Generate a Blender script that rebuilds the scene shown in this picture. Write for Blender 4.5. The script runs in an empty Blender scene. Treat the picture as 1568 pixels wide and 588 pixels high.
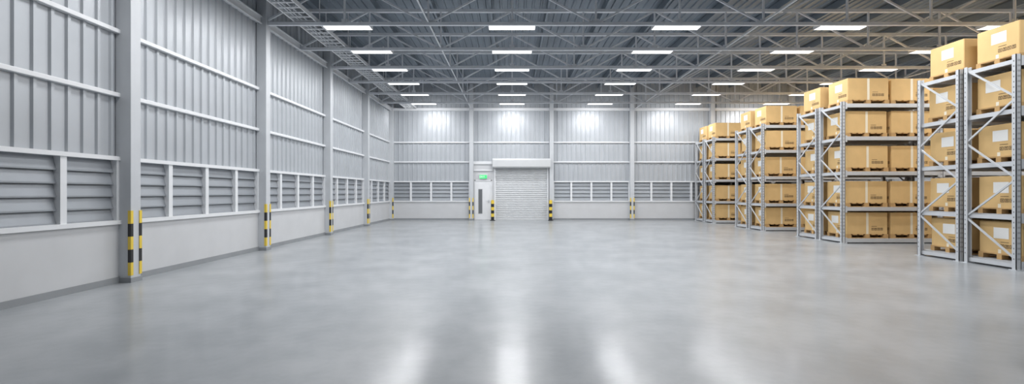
import bpy, math, random
from mathutils import Vector
random.seed(7)
sc = bpy.context.scene
sc.view_settings.view_transform = 'Standard'
sc.view_settings.look = 'None'
sc.view_settings.exposure = 0.0

# ------------------------------------------------------------ materials
def mat(name, col, rough=0.5, metal=0.0, spec=0.5, noise=0.0, nscale=3.0, bump=0.0, emit=None, estr=0.0, rvar=0.0):
    m = bpy.data.materials.new(name); m.use_nodes = True
    nt = m.node_tree; b = nt.nodes['Principled BSDF']
    b.inputs['Base Color'].default_value = (*col, 1)
    b.inputs['Roughness'].default_value = rough
    b.inputs['Metallic'].default_value = metal
    b.inputs['Specular IOR Level'].default_value = spec
    if noise > 0 or bump > 0 or rvar > 0:
        tc = nt.nodes.new('ShaderNodeTexCoord')
        nz = nt.nodes.new('ShaderNodeTexNoise'); nz.inputs['Scale'].default_value = nscale
        nz.inputs['Detail'].default_value = 6
        nt.links.new(tc.outputs['Object'], nz.inputs['Vector'])
        if noise > 0:
            r = nt.nodes.new('ShaderNodeMapRange')
            r.inputs['From Min'].default_value = 0.3; r.inputs['From Max'].default_value = 0.7
            r.inputs['To Min'].default_value = 1 - noise; r.inputs['To Max'].default_value = 1 + noise
            nt.links.new(nz.outputs['Fac'], r.inputs['Value'])
            vm = nt.nodes.new('ShaderNodeVectorMath'); vm.operation = 'SCALE'
            vm.inputs[0].default_value = col
            nt.links.new(r.outputs[0], vm.inputs['Scale'])
            nt.links.new(vm.outputs[0], b.inputs['Base Color'])
    if emit:
        b.inputs['Emission Color'].default_value = (*emit, 1)
        b.inputs['Emission Strength'].default_value = estr
    return m

M_sheet = mat('corrugated_sheet', (0.44, 0.465, 0.495), 0.36, 0.15, noise=0.05, nscale=1.2)
M_dado  = mat('painted_dado', (0.57, 0.58, 0.595), 0.55, noise=0.03, nscale=2)
M_white = mat('white_steel', (0.74, 0.755, 0.775), 0.4, noise=0.02, nscale=4)
M_col   = mat('column_paint', (0.54, 0.56, 0.585), 0.45, noise=0.03, nscale=3)
M_skirt = mat('skirting', (0.27, 0.285, 0.30), 0.5, noise=0.05)
M_louv  = mat('louvre_metal', (0.30, 0.322, 0.35), 0.42, 0.2, noise=0.04)
M_roof  = mat('roof_deck', (0.23, 0.27, 0.315), 0.42, 0.25, noise=0.10, nscale=0.8)
M_truss = mat('truss_steel', (0.70, 0.725, 0.76), 0.45, noise=0.04)
M_lampw = mat('lamp_housing', (0.8, 0.8, 0.8), 0.4, noise=0.01)
M_lampe = mat('lamp_diffuser', (1, 1, 1), 0.4, emit=(1.0, 0.99, 0.975), estr=3.0)
M_yel   = mat('safety_yellow', (0.80, 0.58, 0.07), 0.45, noise=0.04)
M_blk   = mat('safety_black', (0.02, 0.02, 0.022), 0.45, noise=0.04)
M_rack  = mat('rack_steel', (0.56, 0.58, 0.605), 0.4, 0.1, noise=0.03)
M_hole  = mat('rack_slot', (0.20, 0.205, 0.215), 0.7, noise=0.02)
M_card  = mat('cardboard', (0.69, 0.470, 0.215), 0.75, spec=0.25, noise=0.06, nscale=2.5)
M_cardd = mat('pallet_wood', (0.52, 0.33, 0.15), 0.75, spec=0.2, noise=0.15, nscale=6)
M_tape  = mat('packing_tape', (0.84, 0.77, 0.62), 0.3, noise=0.02)
M_label = mat('paper_label', (0.80, 0.80, 0.78), 0.6, noise=0.02)
M_ink   = mat('printed_ink', (0.10, 0.06, 0.03), 0.7, noise=0.02)
M_door  = mat('shutter_metal', (0.58, 0.595, 0.61), 0.4, 0.1, noise=0.02)
M_glass = mat('dark_glass', (0.16, 0.17, 0.18), 0.12, noise=0.02)
M_exit  = mat('exit_green', (0.05, 0.5, 0.15), 0.4, emit=(0.10, 0.85, 0.30), estr=0.5)
M_exitw = mat('exit_white', (0.8, 0.9, 0.8), 0.4, emit=(0.8, 1.0, 0.85), estr=0.5)

# polished concrete floor
def floor_mat():
    m = bpy.data.materials.new('polished_concrete'); m.use_nodes = True
    nt = m.node_tree; b = nt.nodes['Principled BSDF']; L = nt.links.new
    tc = nt.nodes.new('ShaderNodeTexCoord')
    n1 = nt.nodes.new('ShaderNodeTexNoise'); n1.inputs['Scale'].default_value = 0.9; n1.inputs['Detail'].default_value = 7; n1.inputs['Roughness'].default_value = 0.6
    n2 = nt.nodes.new('ShaderNodeTexNoise'); n2.inputs['Scale'].default_value = 3.5; n2.inputs['Detail'].default_value = 6; n2.inputs['Roughness'].default_value = 0.6
    L(tc.outputs['Object'], n1.inputs['Vector']); L(tc.outputs['Object'], n2.inputs['Vector'])
    mx = nt.nodes.new('ShaderNodeMix'); mx.data_type = 'FLOAT'; mx.inputs[0].default_value = 0.35
    L(n1.outputs['Fac'], mx.inputs[2]); L(n2.outputs['Fac'], mx.inputs[3])
    cr = nt.nodes.new('ShaderNodeValToRGB'); cr.color_ramp.interpolation = 'EASE'
    cr.color_ramp.elements[0].position = 0.30; cr.color_ramp.elements[0].color = (0.265, 0.284, 0.302, 1)
    cr.color_ramp.elements[1].position = 0.70; cr.color_ramp.elements[1].color = (0.395, 0.413, 0.432, 1)
    L(mx.outputs[0], cr.inputs[0]); L(cr.outputs[0], b.inputs['Base Color'])
    mr = nt.nodes.new('ShaderNodeMapRange'); mr.inputs['From Min'].default_value = .25; mr.inputs['From Max'].default_value = .75
    mr.inputs['To Min'].default_value = 0.30; mr.inputs['To Max'].default_value = 0.40
    L(mx.outputs[0], mr.inputs['Value']); L(mr.outputs[0], b.inputs['Roughness'])
    mr2 = nt.nodes.new('ShaderNodeMapRange'); mr2.inputs['From Min'].default_value = .25; mr2.inputs['From Max'].default_value = .75
    mr2.inputs['To Min'].default_value = 0.12; mr2.inputs['To Max'].default_value = 0.20
    L(mx.outputs[0], mr2.inputs['Value']); L(mr2.outputs[0], b.inputs['Coat Roughness'])
    b.inputs['Specular IOR Level'].default_value = 0.5
    b.inputs['Coat Weight'].default_value = 0.35
    return m
M_floor = floor_mat()

# ------------------------------------------------------------ mesh builder
class MB:
    def __init__(s): s.v = []; s.f = []; s.mi = []; s.mats = []
    def m(s, mt):
        if mt not in s.mats: s.mats.append(mt)
        return s.mats.index(mt)
    def quad(s, pts, mt):
        i = len(s.v); s.v += [tuple(p) for p in pts]; s.f.append(tuple(range(i, i + len(pts)))); s.mi.append(s.m(mt))
    def box(s, x0, x1, y0, y1, z0, z1, mt):
        i = len(s.v)
        s.v += [(x0,y0,z0),(x1,y0,z0),(x1,y1,z0),(x0,y1,z0),(x0,y0,z1),(x1,y0,z1),(x1,y1,z1),(x0,y1,z1)]
        k = s.m(mt)
        for f in [(0,3,2,1),(4,5,6,7),(0,1,5,4),(1,2,6,5),(2,3,7,6),(3,0,4,7)]:
            s.f.append(tuple(i + j for j in f)); s.mi.append(k)
    def beam(s, p1, p2, w, h, mt):
        p1 = Vector(p1); p2 = Vector(p2); d = (p2 - p1).normalized()
        up = Vector((0,0,1)) if abs(d.z) < 0.99 else Vector((0,1,0))
        a = d.cross(up).normalized(); b = a.cross(d).normalized()
        i = len(s.v); k = s.m(mt)
        for p in (p1, p2):
            for sa, sb in ((-1,-1),(1,-1),(1,1),(-1,1)):
                s.v.append(tuple(p + a*sa*w/2 + b*sb*h/2))
        for f in [(0,1,2,3),(7,6,5,4),(0,4,5,1),(1,5,6,2),(2,6,7,3),(3,7,4,0)]:
            s.f.append(tuple(i + j for j in f)); s.mi.append(k)
    def cyl(s, x, y, z0, z1, r, mt, n=20, cap=True):
        i = len(s.v); k = s.m(mt)
        for z in (z0, z1):
            for j in range(n):
                a = 2*math.pi*j/n; s.v.append((x + r*math.cos(a), y + r*math.sin(a), z))
        for j in range(n):
            s.f.append((i+j, i+(j+1)%n, i+n+(j+1)%n, i+n+j)); s.mi.append(k)
        if cap:
            s.f.append(tuple(i+n+j for j in range(n))); s.mi.append(k)
            s.f.append(tuple(i+n-1-j for j in range(n))); s.mi.append(k)
    def mesh(s, name):
        me = bpy.data.meshes.new(name); me.from_pydata(s.v, [], s.f)
        for mt in s.mats: me.materials.append(mt)
        for p, k in zip(me.polygons, s.mi): p.material_index = k
        me.update(); return me
    def obj(s, name, loc=(0,0,0), parent=None, bevel=0):
        o = bpy.data.objects.new(name, s.mesh(name)); o.location = loc
        sc.collection.objects.link(o)
        if parent: o.parent = parent
        if bevel:
            md = o.modifiers.new('bevel', 'BEVEL'); md.width = bevel; md.segments = 2; md.limit_method = 'ANGLE'
        return o

# ------------------------------------------------------------ dimensions
XL, XR = -6.5, 19.2
YB, YF = 25.2, -8.0
ZS, ZH = 1.0, 2.04         # sill / head of the louvre band
ZR = 7.25                  # roof deck
S = 4.29
YC = [7.9 + S*k for k in range(-3, 4)]      # side columns
XC = [-2.16, 2.10, 6.38, 10.65, 14.92]      # back wall columns
EYE = 1.5

def corr(mb, u0, u1, z0, z1, place, mt, pitch=0.25):
    pts = []; u = u0
    while u < u1 - 1e-4:
        for du, h in ((0, 0), (0.165, 0), (0.185, 0.030), (0.23, 0.030)):
            if u + du < u1: pts.append((u + du, h))
        u += pitch
    pts.append((u1, 0))
    for (a, ha), (b, hb) in zip(pts[:-1], pts[1:]):
        mb.quad([place(a, ha, z0), place(b, hb, z0), place(b, hb, z1), place(a, ha, z1)], mt)

# ------------------------------------------------------------ floor, ceiling
mb = MB(); mb.box(XL-.3, XR+.3, YF-.3, YB+.3, -0.2, 0, M_floor); mb.obj('floor')
mb = MB()
mb.box(XL-.3, XR+.3, YF-.3, YB+.3, ZR+0.08, ZR+0.2, M_roof)
corr(mb, XL-.3, XR+.3, YF-.3, YB+.3, lambda u, h, y: (u, y, ZR+0.06 - h*1.3), M_roof)
mb.obj('ceiling')

# ------------------------------------------------------------ walls
mb = MB()
mb.box(XL-.2, XL, YF, YB, 0, ZS-.03, M_dado)
mb.box(XL-.2, XL-.14, YF, YB, ZS-.03, ZH+.03, M_louv)
corr(mb, YF, YB, ZH+.02, ZR+.1, lambda u, h, z: (XL-.06+h, u, z), M_sheet)
mb.box(XL-.2, XL-.1, YF, YB, ZH+.02, ZR+.1, M_sheet)
mb.obj('wall_left')
DX0, DX1, DZ = -0.95, 1.95, 2.8
PX0, PX1, PZ = -2.0, -1.08, 2.14
mb = MB()
for a, b in ((XL, -2.16), (2.10, XR)):
    mb.box(a, b, YB, YB+.2, 0, ZS-.03, M_dado)
    mb.box(a, b, YB+.14, YB+.2, ZS-.03, ZH+.03, M_louv)
corr(mb, XL, XR, 3.0, ZR+.1, lambda u, h, z: (u, YB+.06-h, z), M_sheet)
corr(mb, XL, -2.16, ZH+.02, 3.0, lambda u, h, z: (u, YB+.06-h, z), M_sheet)
corr(mb, 2.10, XR, ZH+.02, 3.0, lambda u, h, z: (u, YB+.06-h, z), M_sheet)
mb.box(XL, XR, YB+.1, YB+.2, 3.0, ZR+.1, M_sheet)
mb.box(XL, -2.16, YB+.1, YB+.2, ZH+.02, 3.0, M_sheet)
mb.box(2.10, XR, YB+.1, YB+.2, ZH+.02, 3.0, M_sheet)
mb.box(-2.16, PX0, YB, YB+.2, 0, 3.0, M_dado)
mb.box(PX1, DX0, YB, YB+.2, 0, 3.0, M_dado)
mb.box(DX1, 2.10, YB, YB+.2, 0, 3.0, M_dado)
mb.box(PX0, PX1, YB, YB+.2, PZ, 3.0, M_dado)
mb.box(DX0, DX1, YB, YB+.2, DZ, 3.0, M_dado)
mb.obj('wall_back')
mb = MB()
mb.box(XR, XR+.2, YF, YB, 0, ZH, M_dado)
corr(mb, YF, YB, ZH, ZR+.1, lambda u, h, z: (XR+.06-h, u, z), M_sheet)
mb.box(XR+.1, XR+.2, YF, YB, ZH, ZR+.1, M_sheet)
mb.obj('wall_right')
mb = MB()
mb.box(XL, XR, YF-.2, YF, 0, ZH, M_dado)
corr(mb, XL, XR, ZH, ZR+.1, lambda u, h, z: (u, YF-.06+h, z), M_sheet)
mb.box(XL, XR, YF-.2, YF-.1, ZH, ZR+.1, M_sheet)
mb.obj('wall_front')

# ------------------------------------------------------------ skirtings
mb = MB(); mb.box(XL, XL+.02, YF, YB, 0, .10, M_skirt); mb.obj('baseboard_left')
mb = MB()
mb.box(XL+.02, PX0-.04, YB-.02, YB, 0, .10, M_skirt); mb.box(2.1, XR, YB-.02, YB, 0, .10, M_skirt); mb.obj('baseboard_back')
mb = MB(); mb.box(XR-.02, XR, YF, YB-.02, 0, .10, M_skirt); mb.obj('baseboard_right')

# ------------------------------------------------------------ girts / rails
n = 1
def trim(fn):
    global n
    m_ = MB(); fn(m_); m_.obj('trim_%d' % n, bevel=0.008); n += 1
for z in (3.10, 4.15):
    trim(lambda q: q.box(XL-.06, XL+.03, YF, YB-.02, z-.035, z+.035, M_white))
    trim(lambda q: q.box(XL+.03, XR, YB-.03, YB+.06, z-.035, z+.035, M_white))
trim(lambda q: (q.box(XL-.06, XL+.06, YF, YB-.02, 5.84, 5.98, M_white), q.box(XL+.06, XL+.10, YF, YB, 5.80, 5.84, M_white), q.box(XL+.0, XL+.10, YF, YB, 5.98, 6.01, M_white)))
trim(lambda q: q.box(XL+.1, XR, YB-.08, YB+.06, 5.84, 5.98, M_white))

# ------------------------------------------------------------ louvre windows
def louvre_window(name, u0, u1, place, divs):
    q = MB()
    def bx(ua, ub, da, db, z0, z1, mt):
        p = place(ua, da); r = place(ub, db)
        q.box(min(p[0], r[0]), max(p[0], r[0]), min(p[1], r[1]), max(p[1], r[1]), z0, z1, mt)
    bx(u0, u1, -.05, .14, ZS-.03, ZS+.035, M_white)
    bx(u0, u1, -.03, .14, ZH-.02, ZH+.045, M_white)
    bx(u0, u0+.05, -.01, .13, ZS+.035, ZH-.02, M_white)
    bx(u1-.05, u1, -.01, .13, ZS+.035, ZH-.02, M_white)
    w = (u1-u0+.21)/divs
    for i in range(1, divs):
        c = u0-.105 + w*i
        bx(c-.05, c+.05, -.01, .13, ZS+.035, ZH-.02, M_white)
    nb = 5; hz = (ZH-.02-ZS-.035)/nb
    for i in range(nb):
        z0 = ZS+.035 + hz*i; z1 = z0+hz
        A = [place(u0, .05), place(u1, .05), place(u1, .10), place(u0, .10)]
        q.quad([(*A[0], z0+.01), (*A[1], z0+.01), (*A[2], z1+.005), (*A[3], z1+.005)], M_louv)
        bx(u0, u1, .045, .06, z0-.005, z0+.018, M_louv)
    q.obj(name)
wn = 1
pl = lambda u, d: (XL-d, u)
for a, b in zip(YC[:-1], YC[1:]):
    louvre_window('window_%d' % wn, a+.105, b-.105, pl, 4); wn += 1
louvre_window('window_%d' % wn, YC[-1]+.105, YB-.11, pl, 4); wn += 1
pb = lambda u, d: (u, YB+d)
louvre_window('window_%d' % wn, XL+.12, XC[0]-.105, pb, 4); wn += 1
for a, b in zip(XC[1:-1], XC[2:]):
    louvre_window('window_%d' % wn, a+.105, b-.105, pb, 4); wn += 1

# ------------------------------------------------------------ columns + corner guards
def guard(q, cx, cy, sx, sy):
    t = .012; w = .04
    for i in range(5):
        z0 = .12 + .214*i; z1 = z0+.214; mt = M_yel if i % 2 == 0 else M_blk
        xa, xb = sorted((cx - sx*w, cx + sx*t)); ya, yb = sorted((cy, cy + sy*t))
        q.box(xa, xb, ya, yb, z0, z1, mt)
        xa, xb = sorted((cx, cx + sx*t)); ya, yb = sorted((cy - sy*w, cy))
        q.box(xa, xb, ya, yb, z0, z1, mt)
for y in YC + [YB-.105]:
    e = bpy.data.objects.new('steel_column', None); sc.collection.objects.link(e)
    q = MB(); q.box(XL-.05, -6.30, y-.105, y+.105, .06, ZR-.02, M_col); q.obj('shaft', parent=e, bevel=.006)
    q = MB(); q.box(XL, -6.285, y-.12, min(y+.12, YB), 0, .08, M_skirt); q.obj('base_plate', parent=e)
    q = MB(); guard(q, -6.30, y-.105, 1, -1)
    if y < YB-.5: guard(q, -6.30, y+.105, 1, 1)
    q.obj('corner_guards', parent=e)
for x in XC:
    e = bpy.data.objects.new('steel_column', None); sc.collection.objects.link(e)
    q = MB(); q.box(x-.105, x+.105, YB-.2, YB+.05, .06, ZR-.02, M_col); q.obj('shaft', parent=e, bevel=.006)
    q = MB(); q.box(x-.12, x+.12, YB-.215, YB, 0, .08, M_skirt); q.obj('base_plate', parent=e)
    if x not in (XC[1],):
        q = MB(); guard(q, x-.105, YB-.2, -1, -1); guard(q, x+.105, YB-.2, 1, -1); q.obj('corner_guards', parent=e)

# ------------------------------------------------------------ roller shutter door
e = bpy.data.objects.new('door_1', None); sc.collection.objects.link(e)
q = MB(); ns = 28; hs = DZ/ns
for i in range(ns):
    z0 = i*hs
    pts = [(0.05, z0), (0.022, z0+hs*.25), (0.018, z0+hs*.55), (0.03, z0+hs*.85), (0.05, z0+hs)]
    for (a, za), (b, zb) in zip(pts[:-1], pts[1:]):
        q.quad([(DX0+.06, YB+a, za), (DX1-.06, YB+a, za), (DX1-.06, YB+b, zb), (DX0+.06, YB+b, zb)], M_door)
q.box(DX0+.06, DX1-.06, YB+.06, YB+.09, 0, DZ, M_door)
q.box(DX0+.06, DX1-.06, YB-.01, YB+.06, 0, .07, M_door)
q.obj('slat_curtain', parent=e)
q = MB(); q.box(DX0, DX0+.08, YB-.06, YB+.1, 0, DZ, M_white); q.box(DX1-.08, DX1, YB-.06, YB+.1, 0, DZ, M_white); q.obj('guide_rails', parent=e, bevel=.005)
q = MB()
prof = [(0, 2.78), (-.36, 2.78), (-.40, 2.84), (-.40, 3.18), (-.34, 3.27), (0, 3.27)]
xa, xb = DX0-.08, DX1+.08
for i in range(len(prof)):
    a = prof[i]; b = prof[(i+1) % len(prof)]
    q.quad([(xa, YB+a[0], a[1]), (xb, YB+a[0], a[1]), (xb, YB+b[0], b[1]), (xa, YB+b[0], b[1])], M_door)
q.quad([(xa, YB+a[0], a[1]) for a in prof], M_door); q.quad([(xb, YB+a[0], a[1]) for a in reversed(prof)], M_door)
q.obj('roller_hood', parent=e)

# personnel door
e = bpy.data.objects.new('door_2', None); sc.collection.objects.link(e)
q = MB(); q.box(PX0+.05, PX1-.05, YB+.0, YB+.05, .01, PZ-.05, M_white); q.obj('leaf', parent=e, bevel=.004)
q = MB(); q.box(PX0, PX0+.05, YB-.03, YB+.1, 0, PZ, M_white); q.box(PX1-.05, PX1, YB-.03, YB+.1, 0, PZ, M_white); q.box(PX0, PX1, YB-.03, YB+.1, PZ-.05, PZ, M_white); q.obj('frame', parent=e)
q = MB(); q.box(-1.80, -1.58, YB-.008, YB, .34, 1.66, M_skirt); q.box(-1.775, -1.605, YB-.012, YB-.006, .37, 1.63, M_glass); q.obj('vision_panel', parent=e)
q = MB(); q.box(-1.27, -1.20, YB-.02, YB, .93, 1.08, M_rack); q.beam((-1.235, YB-.05, 1.02), (-1.36, YB-.05, 1.02), .02, .02, M_rack); q.beam((-1.235, YB, 1.02), (-1.235, YB-.055, 1.02), .02, .02, M_rack); q.obj('lever_handle', parent=e)

trim(lambda q: (q.box(-2.05, DX0-.08, YB-.06, YB, 2.62, 2.70, M_white), q.box(-2.05, DX0-.08, YB-.06, YB, 2.98, 3.06, M_white)))

# exit sign
e = bpy.data.objects.new('exit_sign', None); sc.collection.objects.link(e)
q = MB(); q.box(-1.74, -1.32, YB-.08, YB, 2.20, 2.42, M_white); q.obj('case', parent=e)
q = MB(); q.box(-1.73, -1.33, YB-.086, YB-.08, 2.21, 2.41, M_exit); q.obj('face', parent=e)
q = MB()
yy = YB-.088
def fl(x0, x1, z0, z1): q.box(x0, x1, yy-.001, yy+.002, z0, z1, M_exitw)
X = -1.71
for ch in 'EXIT':
    if ch == 'E': fl(X, X+.012, 2.27, 2.36); fl(X, X+.045, 2.27, 2.282); fl(X, X+.04, 2.31, 2.32); fl(X, X+.045, 2.348, 2.36)
    if ch == 'X': q.beam((X, yy, 2.27), (X+.05, yy, 2.36), .004, .012, M_exitw); q.beam((X+.05, yy, 2.27), (X, yy, 2.36), .004, .012, M_exitw)
    if ch == 'I': fl(X+.02, X+.032, 2.27, 2.36)
    if ch == 'T': fl(X, X+.05, 2.348, 2.36); fl(X+.019, X+.031, 2.27, 2.36)
    X += .066
q.obj('lettering', parent=e)

for x in (-1.02, 2.03):
    q = MB()
    q.cyl(x, YB-.42, 0, .03, .14, M_blk)
    for i in range(6):
        q.cyl(x, YB-.42, .03+.17*i, .03+.17*(i+1), .085, M_blk if i % 2 == 0 else M_yel)
    q.cyl(x, YB-.42, 1.05, 1.075, .06, M_yel)
    q.obj('safety_bollard')

# ------------------------------------------------------------ roof trusses
TY = [12.2 + S/2*k for k in range(-9, 6)]
PX = S/2*1.01
ZB, ZT = 5.845, 7.0
for ty in TY:
    q = MB()
    q.box(XL-.05, XR, ty-.04, ty+.04, ZB-.04, ZB+.04, M_truss)
    q.box(XL-.05, XR, ty-.05, ty+.05, ZT-.04, ZT+.05, M_truss)
    k = 0; x = -4.33-PX
    while x < XR-.1:
        q.beam((x, ty, ZB), (x, ty, ZT), .045, .045, M_truss)
        if x+PX < XR:
            if k % 2 == 0: q.beam((x, ty, ZB), (x+PX, ty, ZT), .045, .045, M_truss)
            else: q.beam((x, ty, ZT), (x+PX, ty, ZB), .045, .045, M_truss)
        q.box(x-.08, x+.08, ty-.01, ty+.01, ZB, ZB+.13, M_truss)
        x += PX; k += 1
    q.obj('roof_truss')
q = MB()
for x in [XL+.6+1.75*i for i in range(15)]:
    q.box(x-.03, x+.03, YF, YB, ZT+.05, ZR+.03, M_roof)
q.obj('roof_purlins')
q = MB()
for x in (-2.165, 6.5, 15.15):
    q.beam((x, YF, ZB+.05), (x, YB, ZB+.05), .035, .035, M_truss)
q.obj('roof_bracing')

# ------------------------------------------------------------ ceiling lamps
LP = 58.0
hous = MB()
hous.box(-.62, .62, -.14, .14, .03, .085, M_lampw)
hous.box(-.62, -.60, -.14, .14, 0, .03, M_lampw); hous.box(.60, .62, -.14, .14, 0, .03, M_lampw)
hous_me = hous.mesh('housing')
dif = MB(); dif.box(-.60, .60, -.13, .13, 0.0, .03, M_lampe); dif_me = dif.mesh('diffuser')
brk = MB()
for x in (-.4, .4):
    brk.box(x-.02, x+.02, -.24, .02, .085, .105, M_lampw)
    brk.box(x-.02, x+.02, -.24, -.22, -.0, .105, M_lampw)
brk_me = brk.mesh('bracket')
def tube(nm, p):
    ld = bpy.data.lights.new(nm, 'AREA'); ld.shape = 'RECTANGLE'; ld.size = 1.18; ld.size_y = .25
    ld.energy = p; ld.color = (0.985, 0.99, 1.0); return ld
ld = tube('tube_light', LP); ldw = tube('wall_tube_light', LP*1.25)
for ty in TY[6:]:
    last = ty > TY[-1]-.1
    for lx in (-4.33, 0, 4.33, 8.66, 13.0, 17.3):
        e = bpy.data.objects.new('ceiling_light', None); sc.collection.objects.link(e)
        e.location = (lx, ty+.26, 5.825)
        for nm, me in (('housing', hous_me), ('diffuser', dif_me), ('bracket', brk_me)):
            o = bpy.data.objects.new(nm, me); sc.collection.objects.link(o); o.parent = e
        o = bpy.data.objects.new('tube_light', ldw if last else ld); sc.collection.objects.link(o); o.parent = e; o.location = (0, 0, -.006)
        if last: o.rotation_euler = (math.radians(30), 0, 0); o.location = (0, 0, -.075)

# ------------------------------------------------------------ cable tray (ladder type)
q = MB()
zt = 5.90
for x in (-5.62, -5.06):
    q.box(x-.015, x+.015, YF, YB-.3, zt, zt+.10, M_white)
y = YF+.1
while y < YB-.3:
    q.box(-5.61, -5.07, y-.02, y+.02, zt+.01, zt+.035, M_white); y += .3
for x in (-5.5, -5.42, -5.3):
    q.beam((x, YF+.1, zt+.05), (x, YB-.35, zt+.05), .03, .03, M_rack)
for ty in TY:
    for x in (-5.68, -5.0):
        q.beam((x, ty+.06, zt-.02), (x, ty+.06, ZT), .02, .02, M_white)
    q.box(-5.70, -4.98, ty+.04, ty+.08, zt-.04, zt, M_white)
q.obj('cable_tray')

# ------------------------------------------------------------ pallet racks
BAY = 2.85; NB = 2; DEP = 1.05
LV = [.14, 1.06, 2.10, 3.12, 4.08]
def rack_mesh():
    q = MB(); H = 4.14
    for i in range(NB+1):
        x = i*BAY
        for y in (0, DEP-.08):
            q.box(x, x+.10, y, y+.012, 0.01, H, M_rack) if y == 0 else q.box(x, x+.10, y+.068, y+.08, 0.01, H, M_rack)
            q.box(x, x+.012, y, y+.08, 0.01, H, M_rack)
            q.box(x+.088, x+.10, y, y+.08, 0.01, H, M_rack)
            q.box(x-.03, x+.13, y-.03, y+.11, 0, .012, M_rack)
            z = .2
            while z < H-.05:
                if y == 0:
                    q.quad([(x+.03, -.002, z), (x+.045, -.002, z), (x+.045, -.002, z+.035), (x+.03, -.002, z+.035)], M_hole)
                    q.quad([(x+.06, -.002, z), (x+.075, -.002, z), (x+.075, -.002, z+.035), (x+.06, -.002, z+.035)], M_hole)
                q.quad([(x-.002, y+.052, z), (x-.002, y+.032, z), (x-.002, y+.032, z+.028), (x-.002, y+.052, z+.028)], M_hole)
                z += .10
        zs = [.22 + .78*j for j in range(6)]
        for j in range(5):
            xa = x+.030
            if j % 2 == 0: q.beam((xa, .05, zs[j]), (xa, DEP-.05, zs[j+1]-.05), .024, .034, M_rack)
            else: q.beam((xa, DEP-.05, zs[j]), (xa, .05, zs[j+1]-.05), .024, .034, M_rack)
        for z in LV:
            q.box(x+.045, x+.085, .06, DEP-.06, z-.10, z-.02, M_rack)
    for i in range(NB):
        x0 = i*BAY+.10; x1 = (i+1)*BAY
        for z in LV:
            for y in (.0, DEP-.05):
                q.box(x0, x1, y, y+.05, z-.11, z, M_rack)
            for xx in (x0, x1-.05):
                q.box(xx, xx+.05, -.006, 0, z-.16, z+.03, M_rack)
            xs = x0+.02
            while xs < x1-.1:
                q.box(xs, xs+.10, .05, DEP-.05, z-.035, z-.001, M_rack); xs += .135
    return q.mesh('pallet_rack')
RM = rack_mesh()

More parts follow.
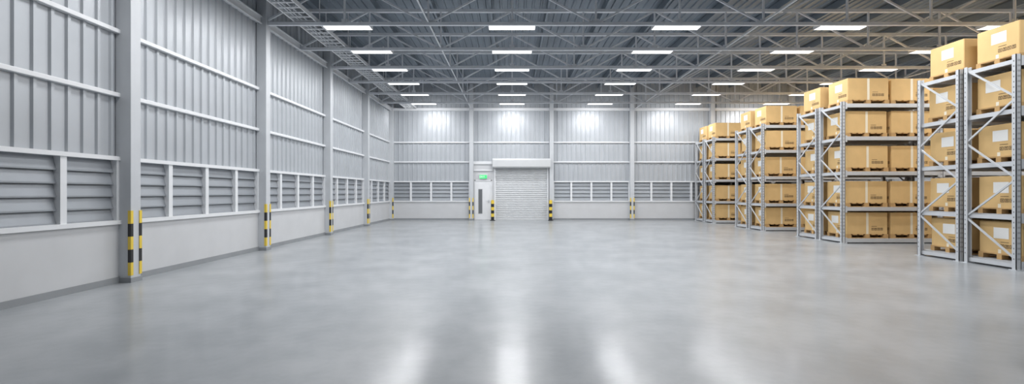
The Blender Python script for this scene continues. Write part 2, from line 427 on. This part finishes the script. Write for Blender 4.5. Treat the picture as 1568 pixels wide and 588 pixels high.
# ------------------------------------------------------------ palletised carton
BW, BD, BH = 1.22, .86, .76
def carton(flip):
    q = MB(); w = BW/2; d = BD/2; p = .12
    for y in (-d, -.05, d-.10): q.box(-w, w, y, y+.10, 0, .018, M_cardd)
    for y in (-d, -.05, d-.10):
        for x in (-w, -.07, w-.14): q.box(x, x+.14, y, y+.10, .018, .095, M_cardd)
    for i in range(7):
        x = -w + i*(BW-.12)/6; q.box(x, x+.12, -d, d, .095, p, M_cardd)
    c = .012; W = w-.01; D = d-.01; z0 = p; z1 = BH-c
    ring = [(-W+c, -D), (W-c, -D), (W, -D+c), (W, D-c), (W-c, D), (-W+c, D), (-W, D-c), (-W, -D+c)]
    n8 = 8
    for i in range(n8):
        a = ring[i]; b = ring[(i+1) % n8]
        q.quad([(*a, z0), (*b, z0), (*b, z1), (*a, z1)], M_card)
        a2 = (a[0]*(1-c/W), a[1]*(1-c/D)); b2 = (b[0]*(1-c/W), b[1]*(1-c/D))
        q.quad([(*a, z1), (*b, z1), (*b2, BH), (*a2, BH)], M_card)
    q.quad([(a[0]*(1-c/W), a[1]*(1-c/D), BH) for a in ring], M_card)
    q.quad([(a[0], a[1], z0) for a in reversed(ring)], M_card)
    faces = {
        'front': (lambda u, v, o: (u, -D-o, v), 2*W), 'back': (lambda u, v, o: (-u, D+o, v), 2*W),
        'left': (lambda u, v, o: (-W-o, -u, v), 2*D), 'right': (lambda u, v, o: (W+o, u, v), 2*D)}
    def rect(P, u0, u1, v0, v1, o, mt): q.quad([P(u0, v0, o), P(u1, v0, o), P(u1, v1, o), P(u0, v1, o)], mt)
    for nm, (P, fw) in faces.items():
        if nm in ('front', 'back'):
            rect(P, -.035, .035, z0+.001, z1, .002, M_tape)
            iu = .12
        else:
            lu = -.12 if flip else -.24
            rect(P, lu, lu+.30, .42, .64, .003, M_label)
            iu = .02
            rect(P, -.03, .03, z0+.001, .20, .002, M_tape)
        for j in range(4):
            u0 = iu + j*.088; v0 = .235; s_ = .072; t = .010
            if u0+s_ > fw/2-.02: break
            rect(P, u0, u0+s_, v0, v0+t, .003, M_ink); rect(P, u0, u0+s_, v0+s_-t, v0+s_, .003, M_ink)
            rect(P, u0, u0+t, v0+t, v0+s_-t, .003, M_ink); rect(P, u0+s_-t, u0+s_, v0+t, v0+s_-t, .003, M_ink)
            cu = u0+s_/2
            if j % 2 == 0:
                q.quad([P(cu-.018, v0+.036, .003), P(cu+.018, v0+.036, .003), P(cu, v0+.058, .003)], M_ink)
                rect(P, cu-.006, cu+.006, v0+.015, v0+.036, .003, M_ink)
            else:
                rect(P, cu-.014, cu+.014, v0+.036, v0+.056, .003, M_ink)
                rect(P, cu-.004, cu+.004, v0+.018, v0+.036, .003, M_ink); rect(P, cu-.014, cu+.014, v0+.014, v0+.02, .003, M_ink)
        rect(P, iu, iu+.16, .345, .355, .003, M_ink)
    rect(lambda u, v, o: (u, v, BH+o), -.035, .035, -D*.97, D*.97, .002, M_tape)
    return q.mesh('cardboard_box')
CM = [carton(False), carton(True)]

RX = 9.62
for gy in (9.0, 13.75, 18.15, 22.6):
    for row in (0, 1):
        y0 = gy + row*1.15
        o = bpy.data.objects.new('pallet_rack', RM); o.location = (RX, y0, 0); sc.collection.objects.link(o)
        for bay in range(NB):
            for lv in LV:
                for k in range(2):
                    cx = RX + bay*BAY + .10 + .10 + BW/2 + k*(BW+.10)
                    b = bpy.data.objects.new('cardboard_box', random.choice(CM))
                    b.location = (cx + random.uniform(-.02, .02), y0 + DEP/2 + random.uniform(-.03, .03), lv)
                    b.rotation_euler = (0, 0, random.uniform(-.012, .012) + (math.pi if random.random() < .25 else 0))
                    sc.collection.objects.link(b)

# ------------------------------------------------------------ world + camera
w = bpy.data.worlds.new('world'); sc.world = w; w.use_nodes = True
w.node_tree.nodes['Background'].inputs[0].default_value = (0.75, 0.82, 0.9, 1)
w.node_tree.nodes['Background'].inputs[1].default_value = 0.3
cam = bpy.data.cameras.new('camera'); co = bpy.data.objects.new('camera', cam); sc.collection.objects.link(co)
cam.sensor_width = 36; cam.lens = 737*36/1600; cam.clip_start = .05
co.location = (0, 0, EYE); co.rotation_euler = (math.radians(90), 0, 0)
sc.camera = co
